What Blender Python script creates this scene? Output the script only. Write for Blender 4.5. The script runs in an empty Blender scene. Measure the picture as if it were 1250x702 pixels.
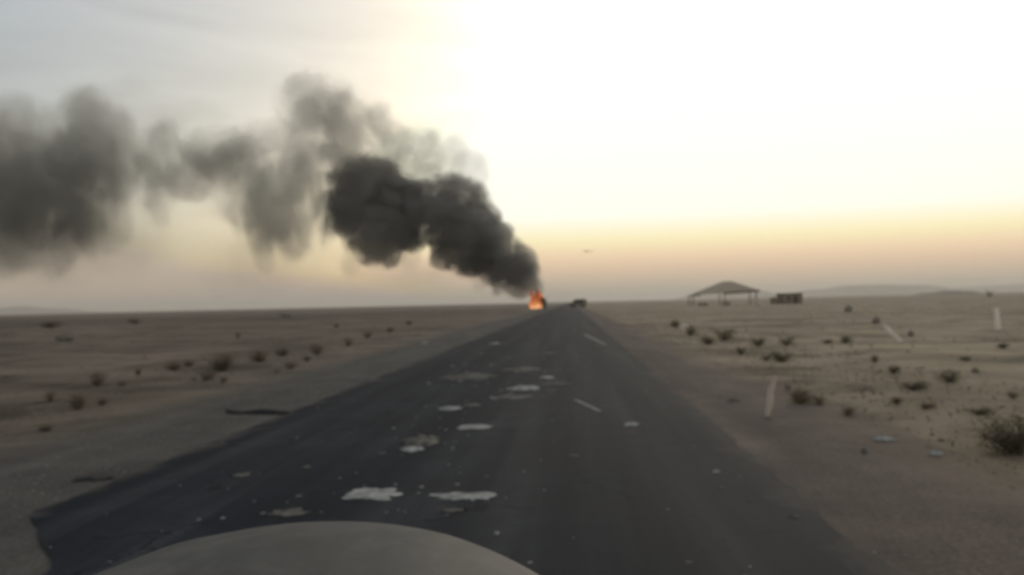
import bpy, bmesh, math, random
from mathutils import Vector, Matrix, noise
R = math.radians
scene = bpy.context.scene
COL = scene.collection

# ------------------------------------------------------------------ camera
FPX, PW, PH = 1082.0, 1250.0, 702.0          # focal length in pixels of the 1250 x 702 photograph
CAM = Vector((0.0, 0.0, 1.75))
YAW, PITCH, ROLL = R(3.8), R(1.0), R(1.28)
fwd = Vector((-math.sin(YAW) * math.cos(PITCH), math.cos(YAW) * math.cos(PITCH), math.sin(PITCH)))
r0 = Vector((math.cos(YAW), math.sin(YAW), 0))
u0 = r0.cross(fwd)
rt = r0 * math.cos(ROLL) - u0 * math.sin(ROLL)
up = u0 * math.cos(ROLL) + r0 * math.sin(ROLL)
cam_d = bpy.data.cameras.new('camera')
cam = bpy.data.objects.new('camera', cam_d)
COL.objects.link(cam)
M = Matrix((rt, up, -fwd)).transposed().to_4x4()
M.translation = CAM
cam.matrix_world = M
cam_d.sensor_width = 36.0
cam_d.lens = FPX / PW * 36.0
cam_d.clip_start = 0.05
cam_d.clip_end = 60000.0
cam_d.dof.use_dof = True                     # phone focused close, on the car it rides in
cam_d.dof.focus_distance = 0.75
cam_d.dof.aperture_fstop = 8.0
scene.camera = cam

# ------------------------------------------------------------------ sky and sun
SUN_EL, SUN_AZ = R(15.0), R(17.5)            # azimuth clockwise from the road direction (+Y)
world = bpy.data.worlds.new('World')
scene.world = world
world.use_nodes = True
wn, wl = world.node_tree.nodes, world.node_tree.links
wn.clear()


def N(nodes, t, **kw):
    n = nodes.new(t)
    for k, v in kw.items():
        setattr(n, k, v)
    return n


out = N(wn, 'ShaderNodeOutputWorld')
bg = N(wn, 'ShaderNodeBackground')
sky = N(wn, 'ShaderNodeTexSky', sky_type='NISHITA', sun_disc=False, sun_elevation=SUN_EL, sun_rotation=SUN_AZ)
sky.air_density, sky.dust_density, sky.ozone_density, sky.altitude = 1.0, 6.0, 1.0, 300
# the sun stands behind a veil of dust and thin cloud: its aureole is spread and capped
cap = N(wn, 'ShaderNodeMix', data_type='RGBA', blend_type='DARKEN')
cap.inputs[0].default_value = 1.0
tc = N(wn, 'ShaderNodeTexCoord')
sep = N(wn, 'ShaderNodeSeparateXYZ')
wl.new(tc.outputs['Generated'], sep.inputs[0])
dust = N(wn, 'ShaderNodeValToRGB')           # the dust layer dims the glow towards the horizon, all the way round
stops = [(0.0, (4.0, 3.3, 2.4)), (.012, (4.6, 3.8, 2.8)), (.034, (6.7, 4.85, 3.3)), (.050, (8.2, 6.1, 3.9)), (.068, (9.0, 7.9, 4.7)),
         (.095, (9.4, 9.2, 7.9)), (.22, (9.6, 9.4, 8.6))]
while len(dust.color_ramp.elements) < len(stops):
    dust.color_ramp.elements.new(.5)
for el, (p_, c_) in zip(dust.color_ramp.elements, stops):
    el.position, el.color = p_, (*c_, 1)
wl.new(sep.outputs['Z'], dust.inputs[0])
wl.new(dust.outputs[0], cap.inputs[7])
grey = N(wn, 'ShaderNodeHueSaturation')
grey.inputs['Saturation'].default_value = 1.0
# thin streaked high cloud
mp_ = N(wn, 'ShaderNodeMapping')
mp_.inputs['Scale'].default_value = (1.6, 1.6, 7.0)
mp_.inputs['Rotation'].default_value = (0, R(10), 0)
wl.new(tc.outputs['Generated'], mp_.inputs[0])
cn = N(wn, 'ShaderNodeTexNoise')
cn.inputs['Scale'].default_value, cn.inputs['Detail'].default_value, cn.inputs['Distortion'].default_value = 2.4, 5.0, .6
wl.new(mp_.outputs[0], cn.inputs['Vector'])
cr = N(wn, 'ShaderNodeMapRange')
cr.inputs['From Min'].default_value, cr.inputs['From Max'].default_value = .35, .65
cr.inputs['To Min'].default_value, cr.inputs['To Max'].default_value = .90, 1.10
wl.new(cn.outputs[0], cr.inputs['Value'])
cm = N(wn, 'ShaderNodeVectorMath', operation='SCALE')
wl.new(sky.outputs[0], cm.inputs[0])
wl.new(cr.outputs[0], cm.inputs['Scale'])
gm = N(wn, 'ShaderNodeGamma')                # dusty air spreads the glow wide and even
gm.inputs['Gamma'].default_value = .72
wl.new(cm.outputs[0], gm.inputs['Color'])
gs_ = N(wn, 'ShaderNodeVectorMath', operation='MULTIPLY')
gs_.inputs[1].default_value = (1.56, 1.56, 1.50)
wl.new(gm.outputs[0], gs_.inputs[0])
wl.new(gs_.outputs[0], grey.inputs['Color'])
lift = N(wn, 'ShaderNodeMix', data_type='RGBA', blend_type='LIGHTEN')   # pale dust lit from everywhere low in the sky
lift.inputs[0].default_value = 1.0
dl = N(wn, 'ShaderNodeValToRGB')
stops = [(0.0, (3.6, 2.95, 2.35)), (.05, (4.6, 3.75, 2.85)), (.12, (4.3, 4.0, 3.3)), (.30, (3.6, 3.8, 3.7)), (.7, (2.0, 2.2, 2.3))]
while len(dl.color_ramp.elements) < len(stops):
    dl.color_ramp.elements.new(.5)
for el, (p_, c_) in zip(dl.color_ramp.elements, stops):
    el.position, el.color = p_, (*c_, 1)
wl.new(sep.outputs['Z'], dl.inputs[0])
wl.new(grey.outputs[0], lift.inputs[6])
wl.new(dl.outputs[0], lift.inputs[7])
wl.new(lift.outputs[2], cap.inputs[6])
wl.new(cap.outputs[2], bg.inputs['Color'])
bg.inputs['Strength'].default_value = 0.125
wl.new(bg.outputs[0], out.inputs['Surface'])

sun_d = bpy.data.lights.new('sun', 'SUN')
sun_d.energy, sun_d.angle, sun_d.color = 0.5, R(20), (1.0, 0.86, 0.68)
sun = bpy.data.objects.new('sun', sun_d)
COL.objects.link(sun)
sdir = Vector((math.sin(SUN_AZ) * math.cos(SUN_EL), math.cos(SUN_AZ) * math.cos(SUN_EL), math.sin(SUN_EL)))
sun.rotation_euler = sdir.to_track_quat('Z', 'Y').to_euler()
sun.location = (60, 200, 120)

scene.view_settings.view_transform = 'Standard'
scene.view_settings.look = 'None'
scene.view_settings.exposure = 0.0
scene.view_settings.gamma = 1.0
scene.view_settings.use_curve_mapping = False
cy = scene.cycles
cy.use_denoising = True
cy.max_bounces, cy.diffuse_bounces, cy.glossy_bounces = 4, 2, 2
cy.transparent_max_bounces, cy.volume_bounces = 200, 1
cy.volume_step_rate, cy.volume_max_steps = 1.4, 256
cy.sample_clamp_indirect = 4.0


# ------------------------------------------------------------------ helpers
def ray(x, y):
    return (fwd + rt * ((x - PW / 2) / FPX) + up * ((PH / 2 - y) / FPX))


def ground_z(x, y):
    """low relief of the desert floor, flat under road and shoulders"""
    a = max(0.0, min(1.0, (abs(x + 1.2) - 8.0) / 12.0))
    if a <= 0 or y > 1500 or abs(x) > 900:
        return 0.0
    n = noise.noise(Vector((x * .045, y * .03, 3.1))) * .16 + noise.noise(Vector((x * .15, y * .11, 9.7))) * .07
    f = max(0.0, 1 - y / 1500)
    return a * n * f


def at(x, y, z=0.0):
    """point of the level z under a place in the photograph"""
    d = ray(x, y)
    return CAM + d * ((z - CAM.z) / d.z)


def at_depth(x, y, Y):
    d = ray(x, y)
    return CAM + d * (Y / d.y)


def link(o, parent=None):
    COL.objects.link(o)
    if parent:
        o.parent = parent
    return o


def empty(name, loc=(0, 0, 0), rz=0.0):
    o = bpy.data.objects.new(name, None)
    o.empty_display_size = .2
    o.location = loc
    o.rotation_euler = (0, 0, rz)
    return link(o)


def tag(o, label=None, cat=None, group=None, kind=None):
    for k, v in (('label', label), ('category', cat), ('group', group), ('kind', kind)):
        if v:
            o[k] = v
    return o


def from_bm(name, bm, mat, parent=None, smooth=False):
    me = bpy.data.meshes.new(name)
    bmesh.ops.recalc_face_normals(bm, faces=bm.faces[:])
    bm.to_mesh(me)
    bm.free()
    if smooth:
        me.polygons.foreach_set('use_smooth', [True] * len(me.polygons))
    me.materials.append(mat)
    return link(bpy.data.objects.new(name, me), parent)


def mesh_obj(name, vs, fs, mat, parent=None, smooth=False):
    me = bpy.data.meshes.new(name)
    me.from_pydata([tuple(v) for v in vs], [], fs)
    me.update()
    if smooth:
        me.polygons.foreach_set('use_smooth', [True] * len(me.polygons))
    me.materials.append(mat)
    return link(bpy.data.objects.new(name, me), parent)


def add_box(bm, c, s, rot=None, bevel=0.0):
    r = bmesh.ops.create_cube(bm, size=1.0)
    vs = r['verts']
    bmesh.ops.scale(bm, vec=s, verts=vs)
    if bevel:
        es = list({e for v in vs for e in v.link_edges})
        rr = bmesh.ops.bevel(bm, geom=es, offset=bevel, segments=2, affect='EDGES', profile=.5)
        vs = list({v for f in rr['faces'] for v in f.verts} | {v for v in vs if v.is_valid})
    if rot is not None:
        bmesh.ops.rotate(bm, cent=(0, 0, 0), matrix=rot, verts=vs)
    bmesh.ops.translate(bm, vec=c, verts=vs)
    return vs


def add_cyl(bm, a, b, ra, rb=None, seg=10):
    a, b = Vector(a), Vector(b)
    rb = ra if rb is None else rb
    q = (b - a).to_track_quat('Z', 'Y').to_matrix().to_4x4()
    m = Matrix.Translation((a + b) / 2) @ q
    bmesh.ops.create_cone(bm, cap_ends=True, segments=seg, radius1=ra, radius2=rb, depth=(b - a).length, matrix=m)


def box_part(name, c, s, mat, parent, bevel=0.0, rot=None):
    bm = bmesh.new()
    add_box(bm, c, s, rot, bevel)
    return from_bm(name, bm, mat, parent)


def cyl_part(name, a, b, r, mat, parent, seg=10, r2=None):
    bm = bmesh.new()
    add_cyl(bm, a, b, r, r2, seg)
    return from_bm(name, bm, mat, parent)


def prism_part(name, prof, y0, y1, mat, parent, axis='x', bevel=0.0):
    """profile (u, z) swept along the other level axis"""
    bm = bmesh.new()
    def P(u, z, t):
        return (u, t, z) if axis == 'y' else (t, u, z)
    a = [bm.verts.new(P(u, z, y0)) for u, z in prof]
    b = [bm.verts.new(P(u, z, y1)) for u, z in prof]
    bm.faces.new(a)
    bm.faces.new(b[::-1])
    n = len(prof)
    for i in range(n):
        bm.faces.new((a[i], b[i], b[(i + 1) % n], a[(i + 1) % n]))
    if bevel:
        bmesh.ops.bevel(bm, geom=bm.edges[:], offset=bevel, segments=2, affect='EDGES')
    return from_bm(name, bm, mat, parent)


class Mat:
    """little node-tree builder"""
    def __init__(self, name):
        self.m = bpy.data.materials.new(name)
        self.m.use_nodes = True
        self.n, self.l = self.m.node_tree.nodes, self.m.node_tree.links
        self.n.clear()
        self.out = self.n.new('ShaderNodeOutputMaterial')

    def node(self, t, ins=None, **kw):
        n = self.n.new(t)
        for k, v in kw.items():
            setattr(n, k, v)
        for k, v in (ins or {}).items():
            self.put(n.inputs[k], v)
        return n

    def put(self, sock, v):
        if isinstance(v, bpy.types.NodeSocket):
            self.l.new(v, sock)
        else:
            sock.default_value = v

    def math(self, op, a, b=0.0, clamp=False):
        n = self.n.new('ShaderNodeMath')
        n.operation, n.use_clamp = op, clamp
        self.put(n.inputs[0], a)
        self.put(n.inputs[1], b)
        return n.outputs[0]

    def noise(self, scale, detail=4.0, rough=.55, vec=None, dist=0.0):
        n = self.n.new('ShaderNodeTexNoise')
        n.inputs['Scale'].default_value = scale
        n.inputs['Detail'].default_value = detail
        n.inputs['Roughness'].default_value = rough
        n.inputs['Distortion'].default_value = dist
        if vec is not None:
            self.l.new(vec, n.inputs['Vector'])
        return n.outputs['Fac']

    def ramp(self, fac, stops):
        n = self.n.new('ShaderNodeValToRGB')
        e = n.color_ramp.elements
        while len(e) < len(stops):
            e.new(.5)
        for el, (p, c) in zip(e, stops):
            el.position = p
            el.color = (*c, 1) if len(c) == 3 else c
        self.l.new(fac, n.inputs[0])
        return n.outputs[0]

    def mix(self, fac, a, b, blend='MIX'):
        n = self.n.new('ShaderNodeMix')
        n.data_type, n.blend_type = 'RGBA', blend
        self.put(n.inputs[0], fac)
        for s, v in ((n.inputs[6], a), (n.inputs[7], b)):
            self.put(s, v if isinstance(v, bpy.types.NodeSocket) else (*v, 1))
        return n.outputs[2]

    def pos(self):
        return self.n.new('ShaderNodeNewGeometry').outputs['Position']

    def bump(self, h, strength, dist):
        n = self.n.new('ShaderNodeBump')
        n.inputs['Strength'].default_value = strength
        n.inputs['Distance'].default_value = dist
        self.l.new(h, n.inputs['Height'])
        return n.outputs[0]

    def bsdf(self, color, rough=.9, spec=.3, metallic=0.0, normal=None):
        n = self.n.new('ShaderNodeBsdfPrincipled')
        self.put(n.inputs['Base Color'], color if isinstance(color, bpy.types.NodeSocket) else (*color, 1))
        self.put(n.inputs['Roughness'], rough)
        n.inputs['Specular IOR Level'].default_value = spec
        n.inputs['Metallic'].default_value = metallic
        if normal is not None:
            self.l.new(normal, n.inputs['Normal'])
        self.l.new(n.outputs[0], self.out.inputs['Surface'])
        return self.m


def simple(name, c1, c2, scale=4.0, rough=.85, spec=.3, metallic=0.0, bump=0.0):
    m = Mat(name)
    p = m.node('ShaderNodeTexCoord').outputs['Object']
    n = m.noise(scale, 5, .6, p)
    c = m.ramp(n, [(.3, c1), (.7, c2)])
    nm = m.bump(n, bump, .02) if bump else None
    return m.bsdf(c, rough, spec, metallic, nm)


# ------------------------------------------------------------------ materials
def sand_colour(m, p):
    """paler sand on one side of the road, darker stony plain on the other, with drifts and patches"""
    big = m.noise(.035, 5, .6, p)
    mid = m.noise(.35, 6, .62, p, .6)
    fine = m.noise(9.0, 4, .6, p)
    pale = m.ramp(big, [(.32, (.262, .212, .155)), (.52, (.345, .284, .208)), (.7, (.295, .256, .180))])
    shaded = m.ramp(big, [(.32, (.148, .121, .100)), (.52, (.200, .164, .134)), (.7, (.240, .194, .152))])
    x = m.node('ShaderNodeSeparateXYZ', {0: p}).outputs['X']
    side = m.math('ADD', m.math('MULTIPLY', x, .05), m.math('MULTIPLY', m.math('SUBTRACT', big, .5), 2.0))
    base = m.mix(m.math('ADD', side, .5, True), shaded, pale)  # shade on the left of the road is painted into the base colour
    dark = m.ramp(mid, [(.36, (.50, .48, .45)), (.5, (.97, .96, .95)), (.68, (1.18, 1.16, 1.10))])
    patch = m.noise(.11, 5, .6, p, 1.0)
    dark = m.mix(1.0, dark, m.ramp(patch, [(.38, (.66, .65, .60)), (.52, (1, 1, 1)), (.66, (1.12, 1.10, 1.06))]), 'MULTIPLY')
    c = m.mix(1.0, base, dark, 'MULTIPLY')
    c = m.mix(1.0, c, m.ramp(fine, [(.3, (.82, .82, .82)), (.7, (1.12, 1.12, 1.12))]), 'MULTIPLY')
    h = m.math('ADD', mid, m.math('MULTIPLY', fine, .25))
    return c, h


def sand_material():
    m = Mat('desert_sand')
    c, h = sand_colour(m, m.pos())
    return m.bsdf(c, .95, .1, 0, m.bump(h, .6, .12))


def shoulder_material(name, cols, x_out, sgn):
    """graded gravel that loses itself in blown sand towards its outer edge"""
    m = Mat(name)
    p = m.pos()
    st = m.node('ShaderNodeVectorMath', {0: p, 1: (1.0, .12, 1.0)}, operation='MULTIPLY').outputs[0]
    tr = m.noise(1.1, 5, .6, st)
    mid = m.noise(.8, 6, .65, p)
    fine = m.noise(22.0, 3, .6, p)
    c = m.ramp(tr, [(.3, cols[0]), (.55, cols[1]), (.72, cols[2])])
    c = m.mix(1.0, c, m.ramp(mid, [(.35, (.75, .75, .76)), (.65, (1.12, 1.1, 1.08))]), 'MULTIPLY')
    c = m.mix(1.0, c, m.ramp(fine, [(.3, (.7, .7, .7)), (.7, (1.25, 1.25, 1.25))]), 'MULTIPLY')
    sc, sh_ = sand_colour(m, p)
    x = m.node('ShaderNodeSeparateXYZ', {0: p}).outputs['X']
    e = m.math('MULTIPLY', m.math('SUBTRACT', x, x_out - sgn * .75), sgn * .75)
    drift = m.noise(.22, 6, .6, st, .5)
    e = m.math('ADD', m.math('ADD', e, m.math('MULTIPLY', m.math('SUBTRACT', drift, .5), 3.2)), .5, True)
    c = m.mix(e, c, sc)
    h = m.math('ADD', m.math('MULTIPLY', fine, .4), mid)
    return m.bsdf(c, .95, .1, 0, m.bump(h, .5, .05))


def asphalt_material():
    m = Mat('asphalt')
    p = m.pos()
    st = m.node('ShaderNodeVectorMath', {0: p, 1: (1.0, .035, 1.0)}, operation='MULTIPLY').outputs[0]
    tracks = m.noise(1.5, 4, .55, st)
    mid = m.noise(.55, 6, .68, p, .5)
    fine = m.noise(60.0, 2, .6, p)
    c = m.ramp(tracks, [(.34, (.0115, .0148, .0225)), (.50, (.0200, .0240, .0330)), (.66, (.038, .0420, .050))])
    c = m.mix(1.0, c, m.ramp(mid, [(.32, (.60, .61, .64)), (.52, (1, 1, 1)), (.68, (1.55, 1.5, 1.42))]), 'MULTIPLY')
    c = m.mix(1.0, c, m.ramp(fine, [(.3, (.7, .7, .7)), (.75, (1.4, 1.4, 1.4))]), 'MULTIPLY')
    # cracks
    vo = m.node('ShaderNodeTexVoronoi', {'Scale': .55, 'Randomness': 1.0}, feature='DISTANCE_TO_EDGE')
    wv = m.node('ShaderNodeTexNoise', {'Vector': p, 'Scale': 1.4, 'Detail': 4.0}).outputs['Color']
    m.l.new(m.node('ShaderNodeVectorMath', {0: p, 1: wv}, operation='ADD').outputs[0], vo.inputs['Vector'])
    crack = m.math('MULTIPLY', m.math('LESS_THAN', vo.outputs['Distance'], .010), m.math('GREATER_THAN', mid, .50))
    c = m.mix(m.math('MULTIPLY', crack, .7), c, (.008, .008, .009))
    # windscreen glare painted as a paler, browner lane; sand lying along both edges
    x = m.node('ShaderNodeSeparateXYZ', {0: p}).outputs['X']
    lane = m.math('MULTIPLY', m.math('ADD', x, 2.2), .24, True)
    c = m.mix(m.math('MULTIPLY', lane, m.math('ADD', m.math('MULTIPLY', tracks, .20), .08)), c, (.17, .15, .125))
    ed = m.math('ABSOLUTE', m.math('ADD', x, 1.395))
    e = m.math('MULTIPLY', m.math('SUBTRACT', ed, 3.05), 2.2)
    e = m.math('ADD', e, m.math('MULTIPLY', m.math('SUBTRACT', mid, .56), 4.0))
    c = m.mix(m.math('MULTIPLY', m.math('MAXIMUM', e, 0.0, True), .75, True), c, (.135, .118, .098))
    ro = m.math('ADD', m.math('MULTIPLY', mid, .2), .72)
    h = m.math('SUBTRACT', m.math('ADD', m.math('MULTIPLY', fine, .3), mid), crack)
    return m.bsdf(c, ro, .05, 0, m.bump(h, .35, .02))


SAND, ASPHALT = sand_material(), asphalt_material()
SHOULDER_L = shoulder_material('grey_shoulder_gravel', ((.082, .078, .074), (.112, .106, .099), (.150, .139, .126)), -8.4, -1)
SHOULDER_R = shoulder_material('brown_shoulder_gravel', ((.118, .094, .084), (.156, .126, .112), (.205, .166, .143)), 4.35, 1)
HILL = simple('hill_rock', (.17, .145, .115), (.23, .20, .16), .01)
SCRAP = simple('pale_litter', (.15, .15, .147), (.54, .54, .525), 6, .85, .1)
DUSTY_SCRAP = simple('dusty_litter', (.05, .048, .045), (.22, .207, .185), 7, .9, .1)
PAINT = simple('worn_road_paint', (.14, .135, .125), (.36, .345, .32), 14, .85)
RUBBER = simple('tyre_rubber', (.012, .012, .013), (.026, .025, .025), 20, .75)
TWIG = simple('dry_twig', (.11, .09, .065), (.19, .155, .115), 9, .95, .1)
STONE = simple('desert_stone', (.17, .15, .125), (.31, .28, .235), 3, .9, .2)
CHAR = simple('charred_metal', (.016, .013, .011), (.075, .042, .025), 2.5, .8, .3, .3)
CHAR_TARP = simple('charred_canvas', (.012, .011, .010), (.035, .028, .022), 1.5, .95, .1)
VAN = simple('dusty_brown_van_paint', (.19, .165, .14), (.26, .225, .19), 1.2, .6, .4)
GLASS = simple('dark_vehicle_glass', (.010, .011, .012), (.02, .021, .022), 1, .12, .5)
RIM = simple('dull_steel_rim', (.16, .16, .16), (.28, .27, .26), 8, .5, .5, .6)
LAMP = simple('tail_lamp_red', (.16, .012, .008), (.22, .02, .012), 5, .3, .5)
CLEAR_LAMP = simple('headlamp_lens', (.42, .42, .40), (.6, .6, .58), 5, .2, .5)
BEAM = simple('dark_weathered_beam', (.17, .145, .118), (.25, .215, .175), 1.5, .9)
MUD = simple('brown_mud_wall', (.21, .172, .135), (.30, .248, .195), .8, .95, .1)
WOOD = simple('old_dark_timber', (.045, .034, .025), (.085, .065, .045), 3, .9)
BIRD = simple('dark_feather', (.03, .028, .026), (.07, .065, .06), 3, .9)


def plastic(name, c1, c2, scale, through):
    """thin sheet that lets the light behind it through"""
    m = Mat(name)
    n = m.noise(scale, 5, .6, m.node('ShaderNodeTexCoord').outputs['Object'])
    c = m.ramp(n, [(.3, c1), (.7, c2)])
    a = m.node('ShaderNodeBsdfDiffuse', {'Color': c})
    b = m.node('ShaderNodeBsdfTranslucent', {'Color': c})
    x = m.node('ShaderNodeMixShader', {0: through, 1: a.outputs[0], 2: b.outputs[0]})
    m.l.new(x.outputs[0], m.out.inputs['Surface'])
    return m.m


BAG = plastic('thin_white_plastic', (.75, .72, .68), (.92, .89, .85), 5, .72)
BAG_DUSTY = plastic('thin_dusty_plastic', (.36, .33, .29), (.48, .45, .40), 6, .6)
STAKE = plastic('faded_white_plastic', (.60, .545, .50), (.78, .725, .67), 9, .5)
CANVAS = plastic('pale_tan_canvas', (.74, .68, .57), (.84, .78, .66), .8, .6)
LEAF_BROWN = plastic('dry_shrub_leaf', (.150, .124, .088), (.260, .215, .152), 3, .45)
LEAF_GREEN = plastic('grey_green_shrub_leaf', (.132, .120, .080), (.225, .202, .136), 3, .45)
GRASS = plastic('dry_grass_blade', (.24, .205, .13), (.34, .30, .20), 1, .5)


def car_paint():
    m = Mat('dusty_grey_car_paint')
    p = m.pos()
    dust = m.noise(3.2, 6, .65, p, .5)
    fine = m.noise(40, 3, .6, p)
    st = m.node('ShaderNodeVectorMath', {0: p, 1: (6.0, 1.2, 1.0)}, operation='MULTIPLY').outputs[0]
    run = m.noise(2.6, 5, .6, st)
    c = m.ramp(dust, [(.30, (.036, .0375, .039)), (.5, (.062, .0625, .062)), (.68, (.106, .103, .097))])
    c = m.mix(1.0, c, m.ramp(run, [(.34, (.78, .78, .78)), (.66, (1.22, 1.2, 1.16))]), 'MULTIPLY')
    c = m.mix(1.0, c, m.ramp(fine, [(.3, (.9, .9, .9)), (.7, (1.08, 1.08, 1.08))]), 'MULTIPLY')
    return m.bsdf(c, m.math('ADD', m.math('MULTIPLY', dust, .3), .5), .22)


CARPAINT = car_paint()

# ------------------------------------------------------------------ ground, shoulders, road
def graded(lo, hi, n, k, c=0.0):
    """n+1 stations, dense round c"""
    a, b = math.asinh((lo - c) / k), math.asinh((hi - c) / k)
    return [c + k * math.sinh(a + (b - a) * i / n) for i in range(n + 1)]


xs = graded(-11000, 11000, 300, 12.0)
ys = graded(-60, 14000, 330, 9.0, 6.0)
vs, fs = [], []
for y in ys:
    for x in xs:
        vs.append((x, y, ground_z(x, y) - .012))
W = len(xs)
for j in range(len(ys) - 1):
    for i in range(W - 1):
        fs.append((j * W + i, j * W + i + 1, (j + 1) * W + i + 1, (j + 1) * W + i))
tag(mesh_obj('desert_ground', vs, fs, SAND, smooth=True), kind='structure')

XL, XR = -4.75, 1.96                        # asphalt edges
SL, SR = -8.4, 4.35                         # outer edges of the gravel shoulders


def wob(seed, y, a, s):
    return a * noise.noise(Vector((y * s, seed, 0))) + a * .4 * noise.noise(Vector((y * s * 3.7, seed + 5, 0)))


def strip(name, f_left, f_right, z_edge, z_mid, mat, ystations, cols=9):
    vs, fs = [], []
    for y in ystations:
        l, r = f_left(y), f_right(y)
        for i in range(cols):
            t = i / (cols - 1)
            vs.append((l + (r - l) * t, y, z_edge + (z_mid - z_edge) * (1 - (2 * t - 1) ** 2)))
    for j in range(len(ystations) - 1):
        for i in range(cols - 1):
            a = j * cols + i
            fs.append((a, a + 1, a + cols + 1, a + cols))
    return tag(mesh_obj(name, vs, fs, mat, smooth=True), kind='structure')


ry = [-12 + .22 * i for i in range(240)]
while ry[-1] < 2600:
    ry.append(ry[-1] * 1.018 + .1)


def left_edge(y):
    # the asphalt edge steps inward beside the car
    bite = max(0.0, min(1.25, (7.45 - y) * .74)) * max(0.0, min(1.0, (y - 1.0) / 1.5))
    return XL + wob(1, y, .12, .8) + wob(4, y, .06, 3.1) + max(0.0, bite)


strip('gravel_shoulder_left', lambda y: SL + wob(11, y, .7, .12), lambda y: XL + 1.6, -.004, .004, SHOULDER_L, ry)
strip('gravel_shoulder_right', lambda y: XR - .4, lambda y: SR + wob(23, y, .7, .12), -.004, .004, SHOULDER_R, ry)
strip('road', left_edge, lambda y: XR + wob(2, y, .12, .8) + wob(6, y, .06, 3.1), .012, .055, ASPHALT, ry, 15)

# ------------------------------------------------------------------ far hills
def hill(name, px0, px1, ypx_base, tops, Y, depth):
    """low mound seen between two columns; tops = heights along it in metres"""
    a, b = at_depth(px0, ypx_base, Y), at_depth(px1, ypx_base, Y)
    n, k = 60, 12
    vs, fs = [], []
    for j in range(k + 1):
        t = j / k
        for i in range(n + 1):
            s = i / n
            f = s * (len(tops) - 1)
            q = min(int(f), len(tops) - 2)
            u = f - q
            u = u * u * (3 - 2 * u)
            h = tops[q] * (1 - u) + tops[q + 1] * u
            h *= math.sin(math.pi * t) ** 1.2
            h += h * .16 * noise.noise(Vector((s * 14, t * 5, Y * .01)))
            vs.append((a.x + (b.x - a.x) * s, Y - depth / 2 + depth * t, h - .6))
    for j in range(k):
        for i in range(n):
            p = j * (n + 1) + i
            fs.append((p, p + 1, p + n + 2, p + n + 1))
    return tag(mesh_obj(name, vs, fs, HILL, smooth=True), kind='structure')


hill('hill', 955, 1190, 360, [0, 40, 56, 60, 52, 30, 0], 5200, 1500)
hill('hill', 1085, 1420, 358, [0, 30, 46, 52, 60, 40, 0], 6400, 1800)
hill('hill', 815, 965, 362, [0, 26, 44, 38, 0], 5000, 900)
hill('hill', -80, 95, 382, [0, 30, 44, 48, 34, 0], 5600, 1200)
hill('hill', 1105, 1205, 359, [0, 3.2, 4.6, 4.2, 0], 900, 60)

# ------------------------------------------------------------------ smoke
TRUCK = at_depth(656, 376.5, 232.0)
TRUCK.z = 0.0


def smoke_material(name, dens, sharp, scale, bite, col, stretch=.8, warp=1.3, aniso=.35, step=.8):
    m = Mat(name)
    loc = m.node('ShaderNodeTexCoord').outputs['Object']
    hull = m.math('SUBTRACT', 1.0, m.node('ShaderNodeVectorMath', {0: loc}, operation='LENGTH').outputs['Value'])
    p = m.node('ShaderNodeVectorMath', {0: m.pos(), 1: (1.0, 1.0, stretch)}, operation='MULTIPLY').outputs[0]
    w = m.node('ShaderNodeTexNoise', {'Vector': p, 'Scale': scale * .55, 'Detail': 1.0}).outputs['Color']
    w = m.node('ShaderNodeVectorMath', {0: w, 1: (.5, .5, .5)}, operation='SUBTRACT').outputs[0]
    w = m.node('ShaderNodeVectorMath', {0: w, 'Scale': warp}, operation='SCALE').outputs[0]
    lw = m.node('ShaderNodeVectorMath', {0: loc, 1: w}, operation='ADD').outputs[0]
    e = m.math('SUBTRACT', 1.0, m.node('ShaderNodeVectorMath', {0: lw}, operation='LENGTH').outputs['Value'])
    n = m.noise(scale, 4.0, .64, p, .6)
    v = m.math('ADD', m.math('MULTIPLY', e, 1.3), m.math('MULTIPLY', m.math('SUBTRACT', n, .50), bite))
    v = m.math('MULTIPLY', v, sharp, True)
    v = m.math('MULTIPLY', v, m.math('MULTIPLY', hull, 6.0, True))
    pv = m.node('ShaderNodeVolumePrincipled', {'Color': (*col, 1), 'Anisotropy': aniso})
    m.l.new(m.math('MULTIPLY', v, dens), pv.inputs['Density'])
    m.l.new(pv.outputs[0], m.out.inputs['Volume'])
    tr = m.node('ShaderNodeBsdfTransparent', {'Color': m.ramp(n, [(.3, (1, 1, 1)), (.7, (.99, .99, .99))])})
    m.l.new(tr.outputs[0], m.out.inputs['Surface'])
    m.m.cycles.volume_step_rate = step
    return m.m


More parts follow.
